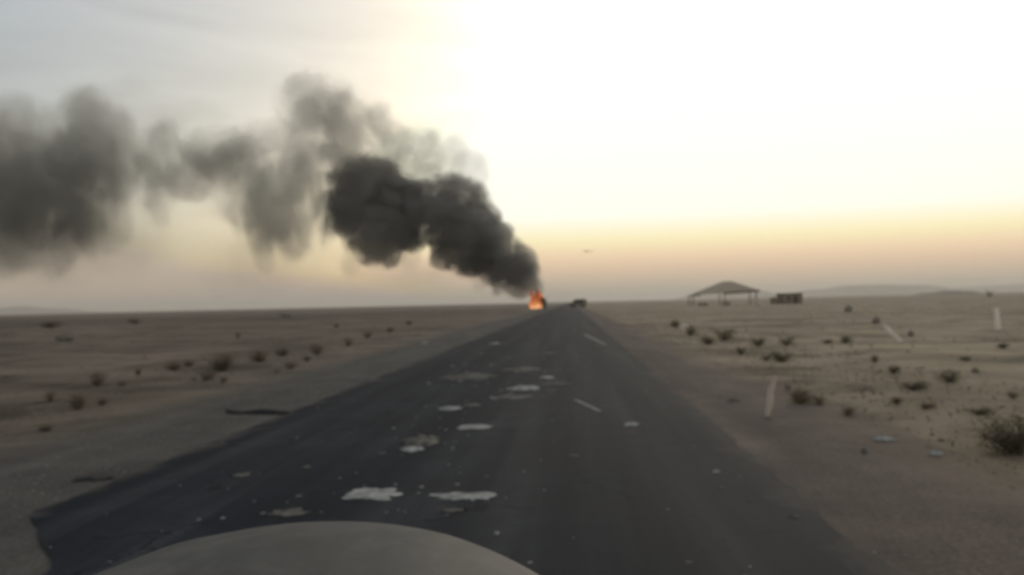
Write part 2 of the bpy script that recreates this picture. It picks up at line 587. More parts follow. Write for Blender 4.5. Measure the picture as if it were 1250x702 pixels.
SMK = {
    'a': smoke_material('smoke_dense', .36, 3.6, .27, 3.3, (.585, .575, .55), 1.0, 1.2),
    'b': smoke_material('smoke_thick', .070, 2.4, .15, 3.4, (.605, .615, .585), .7, 1.5, step=1.25),
    'c': smoke_material('smoke_medium', .058, 2.2, .15, 3.4, (.66, .645, .60), .75, 1.5, step=1.25),
    'd': smoke_material('smoke_thin', .046, 2.0, .14, 3.2, (.70, .69, .65), .75, 1.6, step=1.3),
    'e': smoke_material('smoke_veil', .011, 1.6, .09, 2.4, (.75, .72, .67), .35, 1.2, step=1.6),
}
PUFFS = [  # column, row, half width, half height in the photograph; class; metres nearer (-) or farther (+)
    (655, 348, 8, 13, 'a', 2), (646, 338, 15, 19, 'a', 1), (636, 322, 20, 23, 'a', 1), (632, 346, 20, 17, 'a', -1),
    (612, 318, 29, 31, 'a', 0), (610, 340, 20, 15, 'b', 0), (588, 302, 36, 36, 'a', 2), (566, 290, 36, 42, 'a', 0),
    (556, 252, 42, 38, 'a', 3), (540, 272, 26, 30, 'a', -2), (508, 262, 30, 36, 'a', 0), (464, 288, 42, 36, 'a', -2),
    (448, 238, 50, 46, 'a', 2), (484, 256, 30, 40, 'a', 0), (500, 220, 44, 34, 'c', 4), (574, 213, 22, 28, 'c', 2),
    (540, 190, 28, 32, 'd', 3), (505, 190, 38, 34, 'c', 4), (466, 170, 34, 40, 'd', 3), (428, 168, 46, 50, 'c', 0),
    (385, 125, 46, 36, 'c', 2), (404, 160, 48, 44, 'c', 4), (352, 254, 60, 56, 'b', -2), (330, 268, 38, 40, 'c', 0),
    (378, 212, 52, 36, 'c', 0), (325, 190, 54, 34, 'd', 3), (268, 186, 50, 30, 'd', 0), (218, 198, 54, 42, 'd', 2),
    (188, 226, 26, 40, 'd', 0), (230, 146, 50, 24, 'e', 2), (262, 230, 64, 44, 'e', 0), (116, 180, 50, 66, 'c', 2),
    (98, 222, 46, 74, 'b', -2), (48, 236, 56, 66, 'b', 1), (84, 282, 40, 40, 'c', 0), (120, 145, 30, 36, 'c', 1), (112, 258, 38, 66, 'c', 0), (18, 205, 74, 80, 'c', 0), (14, 280, 80, 58, 'b', 0),
    (-60, 235, 100, 110, 'c', 3), (330, 312, 74, 42, 'e', 0), (475, 325, 66, 24, 'e', 0), (70, 312, 110, 40, 'e', 2),
    (160, 150, 50, 56, 'e', 0), (545, 330, 54, 20, 'e', 2), (150, 280, 64, 56, 'e', 0),
    (322, 312, 13, 24, 'c', 0), (352, 300, 16, 18, 'c', 1), (428, 322, 12, 20, 'c', 0), (500, 318, 14, 16, 'c', 1), (590, 346, 14, 11, 'b', 0),
    (292, 205, 34, 34, 'c', 0), (300, 240, 36, 36, 'd', 1), (160, 205, 30, 44, 'd', 2), (238, 215, 40, 28, 'd', 1), (410, 252, 26, 40, 'b', 2), (318, 165, 40, 26, 'd', 1),
    (196, 258, 14, 30, 'd', 1), (262, 205, 24, 30, 'c', 1), (208, 170, 22, 26, 'd', 0),
]
brng = random.Random(12)
for (x, y, w, h, c, dy) in PUFFS[4:14]:      # small billows boiling out of the dense part
    for k in range(2):
        a = brng.uniform(0, 6.283)
        q = brng.uniform(.30, .46)
        PUFFS.append((x + math.cos(a) * w * .95, y + math.sin(a) * h * .95, w * q, h * q, 'a', dy + brng.uniform(-2, 2)))
plume = tag(empty('smoke_plume', TRUCK + Vector((0, 0, 2.5))),
            'thick black smoke plume rising from the burning truck and drifting over the desert', 'smoke', kind='thing')
rng = random.Random(4)
bm = bmesh.new()
bmesh.ops.create_icosphere(bm, subdivisions=3, radius=1.0)
puff_me = bpy.data.meshes.new('puff')
bm.to_mesh(puff_me)
bm.free()
puff_meshes = {}
for k in SMK:
    puff_meshes[k] = puff_me.copy()
    puff_meshes[k].materials.append(SMK[k])
for (x, y, w, h, c, dy) in PUFFS:
    Y = TRUCK.y + dy * 1.6
    p = at_depth(x, y, Y)
    s = Y / FPX
    o = bpy.data.objects.new('puff', puff_meshes[c])
    link(o, plume)
    o.location = p - plume.location
    q = 1.22 if c == 'a' else 1.3
    w, h = w * q, h * q
    o.scale = (w * s, (w + h) * .5 * s * .9, h * s)
    o.rotation_euler = (0, rng.uniform(-.35, .35), rng.uniform(-.3, .3))

# ------------------------------------------------------------------ burning truck and fire
def wheel(parent, c, r, w, seg=16):
    c = Vector(c)
    wh = empty('wheel')
    wh.parent = parent
    wh.location = c
    bm = bmesh.new()
    add_cyl(bm, (-w / 2, 0, 0), (w / 2, 0, 0), r, seg=seg)
    bmesh.ops.bevel(bm, geom=[e for e in bm.edges if e.calc_face_angle(0) > 1.2], offset=.03, segments=2, affect='EDGES')
    from_bm('tyre', bm, RUBBER, wh)
    bm = bmesh.new()
    add_cyl(bm, (-w / 2 - .012, 0, 0), (w / 2 + .012, 0, 0), r * .58, seg=seg)
    from_bm('rim', bm, RIM, wh)
    return wh


truck = tag(empty('burning_truck', TRUCK + Vector((.9, 0, 0)), R(-8)),
            'charred cargo truck wrapped in orange flames at the foot of the smoke', 'truck')
box_part('chassis', (0, 0, .82), (.9, 6.2, .22), CHAR, truck, .02)
box_part('cargo_bed', (0, -.85, 1.14), (2.3, 4.3, .16), CHAR, truck, .02)
for sx in (-1, 1):
    box_part('side_board', (sx * 1.13, -.85, 1.62), (.06, 4.3, .78), CHAR, truck, .01)
box_part('tailgate', (0, -3.0, 1.62), (2.2, .06, .78), CHAR, truck, .01)
for yy in (-2.6, -1.4, -.2, 1.0):
    prism_part('canopy_hoop', [(-1.1, 2.0), (-1.1, 2.7), (-.75, 3.0), (.75, 3.0), (1.1, 2.7), (1.1, 2.0), (1.04, 2.0),
                               (1.04, 2.67), (.72, 2.93), (-.72, 2.93), (-1.04, 2.67), (-1.04, 2.0)], yy - .03, yy + .03, CHAR, truck, 'y')
prism_part('burnt_canopy', [(.25, 2.0), (.25, 2.66), (.70, 2.99), (1.12, 2.72), (1.12, 2.0)], -2.9, -.3, CHAR_TARP, truck, 'y')
cab = prism_part('cab', [(1.45, .75), (3.3, .75), (3.35, 1.55), (3.0, 2.45), (1.45, 2.5)], -1.05, 1.05, CHAR, truck, 'x', .05)
box_part('window', (1.06, 2.3, 1.95), (.02, .9, .5), GLASS, cab)
box_part('window', (-1.06, 2.3, 1.95), (.02, .9, .5), GLASS, cab)
box_part('windscreen', (0, 3.19, 2.0), (1.8, .02, .62), GLASS, cab, rot=None)
for sx in (-1, 1):
    for yy in (2.4, -1.6, -2.55):
        wheel(truck, (sx * .98, yy, .5), .5, .3)


def flame_material():
    m = Mat('flame')
    loc = m.node('ShaderNodeTexCoord').outputs['Object']
    z = m.node('ShaderNodeSeparateXYZ', {0: loc}).outputs['Z']
    n = m.noise(1.3, 4, .6, loc, .8)
    f = m.math('ADD', m.math('MULTIPLY', z, -.20), m.math('MULTIPLY', n, 1.5))
    c = m.ramp(f, [(.05, (.12, .022, .008)), (.42, (.45, .11, .03)), (.66, (.95, .34, .10)), (.90, (1.0, .66, .38))])
    em = m.node('ShaderNodeEmission', {'Color': c, 'Strength': 1.0})
    tr = m.node('ShaderNodeBsdfTransparent')
    n2 = m.noise(1.1, 4, .6, loc, 1.0)
    a = m.math('MULTIPLY', m.math('SUBTRACT', n2, .34), 5.0, True)
    mx = m.node('ShaderNodeMixShader', {0: a, 1: tr.outputs[0], 2: em.outputs[0]})
    m.l.new(mx.outputs[0], m.out.inputs['Surface'])
    return m.m


FLAME = flame_material()
fire = tag(empty('fire', TRUCK), 'orange and yellow fire burning over the truck under the smoke', 'fire')
frng = random.Random(9)
for (dx, dy, z0, h, r) in [(-1.7, -2.4, .3, 3.0, .9), (-.6, -2.9, .4, 3.4, .95), (.35, -3.0, .2, 4.3, .8), (.8, -2.2, 1.2, 3.3, .6),
                           (-1.4, -.6, 1.4, 3.6, 1.0), (0, .6, 1.7, 3.8, 1.0), (1.1, .2, 2.2, 2.4, .5), (-2.3, -1.4, .1, 1.7, .7),
                           (.2, 2.0, 2.2, 2.2, .8), (-.6, -3.3, .05, 1.2, .6)]:
    rings, seg = 9, 10
    vs, fs = [], []
    ph = frng.uniform(0, 6.28)
    for i in range(rings):
        t = i / (rings - 1)
        rr = r * (math.sin(math.pi * min(1, .16 + .84 * t)) ** .8 + .02) * (1 - .35 * t)
        ox = -.55 * t * t * h * .4 + .25 * r * math.sin(t * 6 + ph)
        oy = .2 * r * math.cos(t * 5 + ph)
        for j in range(seg):
            a = j / seg * 2 * math.pi
            k = rr * (1 + .35 * noise.noise(Vector((math.cos(a) * 1.5 + dx, math.sin(a) * 1.5, t * 3 + ph))))
            vs.append((ox + math.cos(a) * k, oy + math.sin(a) * k, t * h))
    for i in range(rings - 1):
        for j in range(seg):
            fs.append((i * seg + j, i * seg + (j + 1) % seg, (i + 1) * seg + (j + 1) % seg, (i + 1) * seg + j))
    fs.append(tuple(range(seg))[::-1])
    fs.append(tuple((rings - 1) * seg + j for j in range(seg)))
    f = mesh_obj('flame', vs, fs, FLAME, fire, True)
    f.location = (dx * .8 + .35, dy, z0)

# ------------------------------------------------------------------ second vehicle standing on the road
p = at_depth(705.5, 374, 262.0)
van = tag(empty('parked_van', (p.x, p.y, .05), R(62)),
          'dark dusty van stopped on the road beyond the burning truck', 'van')
prism_part('body', [(-2.45, .42), (2.35, .42), (2.45, .95), (2.2, 1.25), (1.45, 1.42), (.9, 2.15), (.6, 2.3), (-2.3, 2.34), (-2.48, 2.1)],
           -.9, .9, VAN, van, 'x', .05)
for sx in (-1, 1):
    for (yy, ln) in ((-1.75, 1.0), (-.62, 1.0), (.42, .78)):
        box_part('window', (sx * .905, yy, 1.78), (.02, ln, .55), GLASS, van)
    box_part('headlight', (sx * .68, 2.41, .98), (.34, .06, .2), CLEAR_LAMP, van)
    box_part('tail_light', (sx * .8, -2.47, 1.2), (.14, .05, .4), LAMP, van)
    for yy in (-1.6, 1.55):
        wheel(van, (sx * .8, yy, .34), .36, .24)
box_part('rear_window', (0, -2.47, 1.8), (1.4, .03, .5), GLASS, van)
box_part('bumper', (0, 2.48, .55), (1.76, .12, .22), RUBBER, van, .02)
box_part('bumper', (0, -2.52, .55), (1.76, .12, .22), RUBBER, van, .02)
box_part('roof_rack', (0, -.8, 2.42), (1.5, 2.6, .05), CHAR, van)

# ------------------------------------------------------------------ roadside shelter and hut
YS = 225.0
a, b = at_depth(845, 371, YS), at_depth(920, 370, YS)
cx, wd = (a.x + b.x) / 2, (b.x - a.x)
mpp = YS / FPX
sh = tag(empty('roadside_shelter', (cx, YS, 0)), 'open roadside shelter with pale peaked roof on thin posts', 'shelter')
hw, hd, ze, zp = wd / 2 + .6, 4.2, 3.0, 6.0
px_peak = .15 * hw
# hipped roof of stretched canvas, one sheet a slope
R0 = [(-hw, -hd, ze - .35), (hw, -hd, ze + .55), (hw, hd, ze + .55), (-hw, hd, ze - .35)]
PK = [(px_peak - 1.0, 0, zp), (px_peak + 1.0, 0, zp)]
roof = empty('roof')
roof.parent = sh
for q in ([R0[0], R0[1], PK[1], PK[0]], [R0[1], R0[2], PK[1]], [R0[2], R0[3], PK[0], PK[1]], [R0[3], R0[0], PK[0]]):
    qv = [Vector(v) for v in q]
    n = len(qv)
    mesh_obj('roof_slope', qv, [tuple(range(n))], CANVAS, roof)
for (xx, ww) in ((-hw + .35, .30), (-.02 * hw, .26), (hw - .75, .30)):
    for yy in (-hd + .4, hd - .4):
        zt = ze - .35 + (xx + hw) / (2 * hw) * .9
        cyl_part('post', (xx, yy, -.1), (xx, yy, zt), ww / 2, BEAM, sh)
box_part('beam', (hw * .47, -hd - .02, ze + .16), (hw * 1.08, .22, .55), BEAM, sh, rot=Matrix.Rotation(R(-3.0), 3, 'Y'))
box_part('beam', (-hw + .9, -hd - .02, ze - .42), (2.4, .2, .35), BEAM, sh)
box_part('low_wall', (-.02 * hw + .4, -hd + .4, .4), (1.8, .3, .9), MUD, sh, .03)
box_part('low_wall', (-hw * .55, hd - 1, .3), (2.6, .3, .7), MUD, sh, .03)

c = at_depth(961, 367.5, 230.0)
hut = tag(empty('mud_hut', (c.x, 230, 0), R(10)), 'small dark brown flat roofed hut beside the open shelter', 'hut')
m_ = 230 / FPX
hw2 = 14 * m_
box_part('wall', (.6, 0, 1.25), (hw2 * 1.7, 4.2, 2.5), MUD, hut, .05)
box_part('roof', (.6, 0, 2.6), (hw2 * 1.8, 4.5, .2), BEAM, hut, .02)
box_part('annex', (-hw2 * .8 - .55, .3, .85), (hw2 * .55, 3.2, 1.7), MUD, hut, .05)
d_ = box_part('door', (1.3, -2.12, .95), (.95, .06, 1.9), WOOD, hut)
box_part('handle', (1.65, -2.17, .95), (.06, .06, .16), RIM, d_)
w_ = box_part('window', (-.5, -2.12, 1.5), (.7, .06, .6), GLASS, hut)
box_part('frame', (-.5, -2.11, 1.14), (.86, .1, .08), WOOD, w_)

# ------------------------------------------------------------------ shrubs
def shrub_mesh(seed, nst, nleaf, leaf, flat):
    rg = random.Random(seed)
    bs, bl = bmesh.new(), bmesh.new()
    tips = []
    for i in range(nst):
        a = rg.uniform(0, 6.283)
        sp = rg.uniform(.1, .48)
        hh = rg.uniform(.45, .95) * flat
        p0 = Vector((rg.uniform(-.08, .08), rg.uniform(-.08, .08), -.05))
        p1 = p0 + Vector((math.cos(a) * sp * .5, math.sin(a) * sp * .5, hh * .6))
        p2 = Vector((math.cos(a) * sp, math.sin(a) * sp, hh))
        add_cyl(bs, p0, p1, .016, .010, 4)
        add_cyl(bs, p1, p2, .010, .004, 4)
        for k in range(3):
            q = p1.lerp(p2, rg.uniform(0, .9))
            e = q + Vector((rg.uniform(-.2, .2), rg.uniform(-.2, .2), rg.uniform(.0, .22) * flat))
            add_cyl(bs, q, e, .006, .003, 3)
            tips.append(e)
        tips += [p2, p1.lerp(p2, .5)]
    for i in range(nleaf):
        t = rg.choice(tips)
        c = t + Vector((rg.gauss(0, .075), rg.gauss(0, .075), rg.gauss(0, .06) * flat))
        if i % 5 < 3:
            c = c * (.35 + .65 * rg.random() ** .5)
            c.z *= rg.uniform(.1, .9)
            c.x += rg.gauss(0, .07)
            c.y += rg.gauss(0, .07)
        c.z = max(.02, c.z)
        d = Vector((rg.gauss(0, 1), rg.gauss(0, 1), rg.gauss(0, 1))).normalized()
        s = d.orthogonal().normalized() * leaf * .35
        l = d * leaf * rg.uniform(.6, 1.3)
        bl.faces.new([bl.verts.new(v) for v in (c - l * .5, c + s, c + l * .5, c - s)])
    return bs, bl


def to_mesh(name, bm, mat):
    me = bpy.data.meshes.new(name)
    bm.to_mesh(me)
    bm.free()
    me.materials.append(mat)
    return me


KINDS = []
for seed, nst, nl, lf, fl, mt in ((1, 18, 700, .055, .75, LEAF_BROWN), (2, 24, 850, .05, .55, LEAF_BROWN), (3, 18, 700, .055, .75, LEAF_GREEN),
                                  (4, 26, 950, .05, .55, LEAF_GREEN)):
    bs, bl = shrub_mesh(seed, nst, nl, lf, fl)
    KINDS.append((to_mesh('stems', bs, TWIG), to_mesh('foliage', bl, mt), fl))
srng = random.Random(21)
G1, G2 = 'shrubs beyond the shoulder opposite the shelter', 'shrubs on the desert floor on the shelter side'
L = {
    'ln': ('low dry brown shrub on sand on the side opposite the shelter', G1),
    'lt': ('tiny sparse brown shrub on sand on the side opposite the shelter', G1),
    'lb': ('broadest dry brown bush on the sand on the side opposite the shelter', None),
    'lr': ('rounded dark shrub standing alone on sand opposite the shelter side', None),
    'rn': ('low grey green shrub on the desert floor on the shelter side', G2),
    'rt': ('tiny dark shrub on the desert floor on the shelter side', G2),
    'rb': ('large dense dark green bush beside the shoulder on the shelter side', None),
    'rd': ('dry brown bush beside the short white stake', None),
    'rf': ('far dark bush alone on the skyline before the pale hills', None),
}
SHRUBS = [  # column, row of the base, width, height in the photograph; kind; label
    (117, 470, 25, 21, 0, 'lr'), (95, 499, 28, 19, 1, 'ln'), (62, 489, 20, 15, 0, 'lt'), (168, 457, 16, 10, 1, 'lt'), (213, 451, 30, 10, 1, 'ln'),
    (268, 452, 62, 28, 1, 'lb'), (252, 464, 24, 13, 0, 'ln'), (318, 441, 38, 17, 1, 'ln'), (345, 434, 26, 10, 1, 'lt'), (387, 432, 28, 14, 0, 'ln'),
    (353, 450, 18, 11, 0, 'ln'), (375, 441, 12, 8, 1, 'lt'), (424, 422, 19, 12, 0, 'ln'), (290, 412, 9, 9, 0, 'lt'), (125, 494, 14, 9, 1, 'lt'),
    (165, 395, 26, 6, 1, 'lt'), (60, 400, 34, 8, 1, 'lt'), (272, 467, 13, 9, 0, 'lt'), (55, 526, 26, 9, 1, 'lt'), (230, 446, 16, 8, 1, 'lt'),
    (448, 412, 14, 8, 0, 'lt'), (476, 405, 12, 6, 1, 'lt'), (150, 470, 12, 7, 0, 'lt'), (500, 396, 12, 5, 1, 'lt'), (410, 400, 14, 5, 1, 'lt'),
    (884, 415, 30, 15, 2, 'rn'), (864, 420, 26, 12, 3, 'rn'), (843, 409, 18, 13, 2, 'rn'), (825, 399, 16, 8, 3, 'rt'), (925, 422, 20, 9, 3, 'rt'),
    (960, 421, 20, 10, 2, 'rt'), (955, 441, 32, 14, 3, 'rn'), (935, 440, 16, 8, 3, 'rt'), (1032, 418, 20, 10, 2, 'rt'), (1010, 419, 18, 6, 3, 'rt'),
    (1068, 442, 14, 11, 2, 'rt'), (1090, 455, 20, 8, 3, 'rt'), (1115, 475, 34, 10, 3, 'rn'), (1160, 466, 34, 15, 2, 'rn'), (1095, 492, 24, 9, 3, 'rt'),
    (1035, 507, 18, 11, 2, 'rt'), (1240, 552, 96, 46, 3, 'rb'), (978, 492, 38, 20, 1, 'rd'), (1000, 494, 18, 16, 0, 'rt'), (1237, 486, 14, 10, 2, 'rt'),
    (1208, 362, 10, 7, 2, 'rf'), (1180, 440, 22, 5, 3, 'rt'), (1195, 505, 30, 9, 3, 'rt'),
    (1130, 498, 30, 8, 3, 'rt'), (905, 432, 14, 8, 3, 'rt'), (1225, 425, 22, 6, 3, 'rt'),
]
SHRUB_LABEL = {
    (95, 499): 'wide low brown shrub near the gravel, in front of the rounded dark shrub', (62, 489): 'small faded shrub behind the wide low brown one by the gravel',
    (213, 451): 'flat spread out brown shrub between rounded shrub and broadest bush', (252, 464): 'dark shrub pressed against the front of the broadest brown bush',
    (318, 441): 'dark wide shrub next along the shoulder after the broadest brown bush', (387, 432): 'low brown shrub beside the shoulder, between two smaller ones',
    (353, 450): 'round brown shrub right at the gravel edge near a pale bag', (424, 422): 'last full brown shrub along the shoulder towards the fire',
    (168, 457): 'tiny flat shrub between the rounded dark shrub and a flat one', (290, 412): 'tiny shrub alone far out on the plain behind the broadest bush',
    (165, 395): 'thin dark line of scrub far out on the plain near the skyline', (60, 400): 'widest thin line of scrub far out on the plain',
    (884, 415): 'tall grey green shrub, rearmost of the roadside clump near the shelter', (864, 420): 'wide grey green shrub in front of the tall one in the roadside clump',
    (843, 409): 'grey green shrub beside a pale bag by the shoulder', (955, 441): 'wide dark shrub on open sand behind the white stake',
    (1115, 475): 'flat wide shrub on open sand between stake and large green bush', (1160, 466): 'tall spreading grey green shrub behind the flat wide one',
    (1035, 507): 'small dark shrub at the gravel edge between stake and litter scraps', (1000, 494): 'small brown shrub touching the dry bush by the stake',
    (1032, 418): 'small dark shrub on open sand near the leaning plastic strip', (1068, 442): 'small upright shrub below the leaning plastic strip',
    (1237, 486): 'small dark shrub just behind the large dense green bush', (1195, 505): 'flat scrub between the large dense green bush and the open sand',
    (1225, 425): 'flat scrub in front of the twisted upright plastic sheet', (825, 399): 'tiny flat shrub, farthest of the roadside clump towards the van',
}
for (x, y, w, h, k, lk) in SHRUBS:
    p = at(x, y)
    if p.y > 900 or p.y < 0:
        p = at_depth(x, y, 420.0)
    p.z = ground_z(p.x, p.y)
    mp = p.y / FPX
    own = SHRUB_LABEL.get((x, y))
    o = tag(empty('desert_shrub', p, srng.uniform(0, 6.28)), own or L[lk][0], 'shrub', L[lk][1])
    st, fo, fl = KINDS[k]
    wx, hz = w * mp * 1.1, h * mp * 1.0 / fl
    wx *= srng.uniform(.85, 1.2)
    hz *= srng.uniform(.75, 1.1)
    for nm, me in (('stems', st), ('foliage', fo)):
        q = bpy.data.objects.new(nm, me)
        link(q, o)
        q.scale = (wx, wx * .8, hz)

# ------------------------------------------------------------------ litter and marks
lr = random.Random(77)


def crumple(name, w, l, h, mat, seed, parent=None, lumps=1.0):
    """an irregular crumpled sheet: upper skin with folds, closed underside"""
    rg = random.Random(seed)
    nr, ns = 6, 30
    off = Vector((rg.uniform(0, 90), rg.uniform(0, 90), rg.uniform(0, 90)))
    vs, fs = [(0, 0, h * .6)], []
    for i in range(1, nr + 1):
        t = i / nr
        for j in range(ns):
            a = j / ns * 2 * math.pi
            k = 1 + .50 * noise.noise(Vector((math.cos(a) * 1.6, math.sin(a) * 1.6, 0)) + off) + .30 * noise.noise(Vector((math.cos(a) * 4.5, math.sin(a) * 4.5, 3)) + off)
            x, y = math.cos(a) * t * k * w / 2, math.sin(a) * t * k * l / 2
            z = h * (1 - t ** 3) * (.55 + .9 * abs(noise.noise(Vector((x / w * 5, y / l * 5, 2)) + off)) * lumps) if i < nr else .004
            vs.append((x, y, max(.004, z)))
    for j in range(ns):
        fs.append((0, 1 + j, 1 + (j + 1) % ns))
    for i in range(nr - 1):
        for j in range(ns):
            a, b = 1 + i * ns + j, 1 + i * ns + (j + 1) % ns
            fs.append((a, a + ns, b + ns, b))
    base = 1 + (nr - 1) * ns
    fs.append(tuple(base + j for j in range(ns))[::-1])
    return mesh_obj(name, vs, fs, mat, parent)


def road_z(x):
    t = (x - XL) / (XR - XL)
    return .012 + .043 * (1 - (2 * t - 1) ** 2) if 0 < t < 1 else ground_z(x, 0) * 0


GS = 'pale scraps scattered over the asphalt'
GF = 'pale litter blown over the desert floor'
SCR = [  # column, row, width, height in the photograph; bright?; label or None
    (575, 461, 52, 16, 0, 'wide flattened dusty plastic sheet on the asphalt'), (638, 452, 42, 7, 0, None), (667, 462, 18, 6, 1, None),
    (640, 475, 34, 8, 1, None), (678, 469, 26, 3, 0, None), (625, 486, 44, 5, 0, None), (552, 500, 26, 8, 1, None), (574, 496, 20, 5, 0, None),
    (580, 523, 40, 6, 1, 'narrow pale strip lying across the lane'), (514, 541, 44, 20, 0, 'folded grey sheet of litter on the asphalt'),
    (503, 550, 26, 9, 1, None), (556, 541, 8, 6, 0, None), (466, 555, 10, 5, 0, None),
    (456, 605, 60, 15, 1, 'rounded pale scrap lying before the car bonnet'), (569, 608, 74, 11, 1, 'long pale strip of litter lying before the car bonnet'),
    (552, 625, 26, 6, 0, None), (350, 628, 40, 9, 0, None), (295, 580, 22, 6, 0, None), (375, 571, 9, 7, 0, None), (607, 653, 6, 4, 1, None),
    (595, 584, 8, 4, 0, None), (604, 420, 12, 7, 1, None), (518, 418, 9, 6, 1, None), (772, 518, 17, 9, 1, None), (700, 557, 11, 4, 0, None),
    (874, 575, 9, 13, 1, None), (915, 608, 7, 8, 0, None), (668, 432, 18, 3, 0, None), (272, 538, 6, 4, 0, None), (880, 594, 7, 6, 0, None),
    (968, 627, 12, 10, 0, None), (840, 686, 10, 5, 0, None), (560, 573, 7, 3, 0, None),
]
SCR_LABEL = {
    (638, 452): 'thin faint strip of litter level with the wide plastic sheet', (667, 462): 'small bright scrap between two thin faint strips of litter',
    (640, 475): 'bright oval scrap among thin faint strips beyond the near dash', (678, 469): 'hair thin faint sliver lying next to the bright oval scrap',
    (625, 486): 'long faint streak of litter just before the bright oval scrap', (552, 500): 'bright small scrap with a fainter scrap touching its end',
    (574, 496): 'faint small scrap touching the end of a brighter one', (503, 550): 'bright scrap lying against the folded grey sheet',
    (556, 541): 'tiny faint scrap beside the folded grey sheet, towards the lane dashes', (466, 555): 'tiny faint scrap beside the folded grey sheet, towards the tyre tread',
    (552, 625): 'small faint scrap between the long pale strip and the bonnet', (350, 628): 'faint oval scrap close to the bonnet on the tyre tread side',
    (295, 580): 'thin faint scrap out on bare asphalt towards the short tyre strip', (375, 571): 'tiny faint scrap between the rounded pale scrap and the asphalt edge',
    (607, 653): 'tiny bright fleck right beside the bonnet', (604, 420): 'bright little scrap alone up the road short of the fire',
    (518, 418): 'bright little scrap on the asphalt edge opposite the shelter', (772, 518): 'bright scrap alone on bare asphalt on the stake side of the dashes',
    (700, 557): 'faint thin scrap on bare asphalt between near dash and car', (874, 575): 'bright upright sliver near the asphalt edge on the stake side',
    (668, 432): 'faint thin sliver on asphalt beside the far dash', (968, 627): 'faint scrap on the very edge of the asphalt, stake side',
}
for i, (x, y, w, h, br, lb) in enumerate(SCR):
    lb = lb or SCR_LABEL.get((x, y))
    p = at(x, y, .04)
    mp = p.y / FPX
    wm = w * mp
    lm = h * mp * p.y / CAM.z
    hh = min(.022, wm * .06)
    if lm > 1.5 * wm:
        hh += min(.07, (h * mp) * .22)
        lm = 1.5 * wm
    o = crumple('litter_scrap', wm * 1.08, max(lm, .1), hh, SCRAP if br else DUSTY_SCRAP, 100 + i)
    o.location = (p.x, p.y, road_z(p.x))
    tag(o, lb or ('pale bright scrap of litter on the asphalt' if br else 'faint dusty scrap of litter on the asphalt'), 'litter', None if lb else GS)

FLD = [
    (1076, 537, 22, 7, 1, 'on'), (1142, 555, 17, 5, 1, 'on'), (895, 490, 18, 5, 0, 'on'), (1055, 553, 8, 6, 0, 'on'),
    (835, 402, 11, 8, 1, 'f'), (1036, 381, 10, 8, 0, 'f'), (1070, 395, 9, 9, 0, 'f'), (1190, 455, 8, 7, 0, 'f'), (1112, 410, 7, 8, 0, 'f'),
    (348, 387, 14, 5, 0, 'l'), (237, 464, 8, 8, 0, 'l'), (338, 455, 10, 12, 0, 'l'), (962, 475, 9, 9, 0, 'f'), (80, 416, 24, 12, 0, 'l'),
]
FL = {'on': 'pale scrap of litter on the gravel shoulder on the shelter side', 'f': 'small pale plastic bag on the desert floor on the shelter side',
      'l': 'small dusty plastic bag on the sand opposite the shelter side'}


def bag(name, w, h, mat, seed, parent=None, d=None):
    """crumpled bag with a drawn-up neck"""
    bm = bmesh.new()
    bmesh.ops.create_icosphere(bm, subdivisions=3, radius=.5)
    off = Vector((seed * 3.1, seed * 1.7, seed))
    for v in bm.verts:
        n = noise.noise(v.co * 3.0 + off) * .16 + noise.noise(v.co * 7 + off) * .06
        v.co *= 1 + n * 1.6
        t = v.co.z + .5
        if t > .62:
            k = max(.25, 1 - (t - .62) * 2.0)
            v.co.x *= k
            v.co.y *= k
        v.co.z = max(v.co.z, -.46)
    bmesh.ops.translate(bm, vec=(0, 0, .45), verts=bm.verts[:])
    bmesh.ops.scale(bm, vec=(w, d or w * .8, h), verts=bm.verts[:])
    return from_bm(name, bm, mat, parent)


for i, (x, y, w, h, br, lk) in enumerate(FLD):
    p = at(x, y)
    mp = p.y / FPX
    mat = (SCRAP if br else DUSTY_SCRAP) if lk == 'on' else (BAG if br else BAG_DUSTY)
    if lk == 'on':
        o = crumple('litter_scrap', w * mp, w * mp * 1.2, .05, mat, 300 + i)
        o.location = (p.x, p.y, .006)
    else:
        o = bag('plastic_bag', w * mp, h * mp, mat, i + 1)
        o.location = (p.x, p.y, ground_z(p.x, p.y) - .01)
    tag(o, FL[lk], 'litter', GF)

# a white rag-like sheet snagged upright, a leaning white slab and a short stake
def lean_slab(name, xa, ya, xb, yb, wpx, mat, label, cat, seed, tpx=.5):
    """upright slab whose foot stands at (xb, yb) and whose head reaches (xa, ya)"""
    foot = at(xb, yb)
    head = at_depth(xa, ya, foot.y + .05)
    mp = foot.y / FPX
    w = wpx * mp
    n = 9
    vs, fs = [], []
    for i in range(n):
        t = i / (n - 1)
        c = foot.lerp(head, t) + Vector((w * .35 * noise.noise(Vector((t * 2.3, seed, 0))), 0, 0))
        ww = w * (.22 + .16 * math.sin(math.pi * (.2 + .7 * t)) + .12 * noise.noise(Vector((t * 4, seed, 7))))
        dd = ww * tpx
        for j in range(8):
            a = j / 8 * 2 * math.pi
            vs.append((c.x + math.cos(a) * ww, c.y + math.sin(a) * dd, c.z if i else c.z - .05))
    for i in range(n - 1):
        for j in range(8):
            fs.append((i * 8 + j, i * 8 + (j + 1) % 8, (i + 1) * 8 + (j + 1) % 8, (i + 1) * 8 + j))
    fs.append(tuple(range(8))[::-1])
    fs.append(tuple((n - 1) * 8 + j for j in range(8)))
    o = mesh_obj(name, [Vector(v) - foot for v in vs], fs, mat)
    o.location = (foot.x, foot.y, ground_z(foot.x, foot.y))
    return tag(o, label, cat)


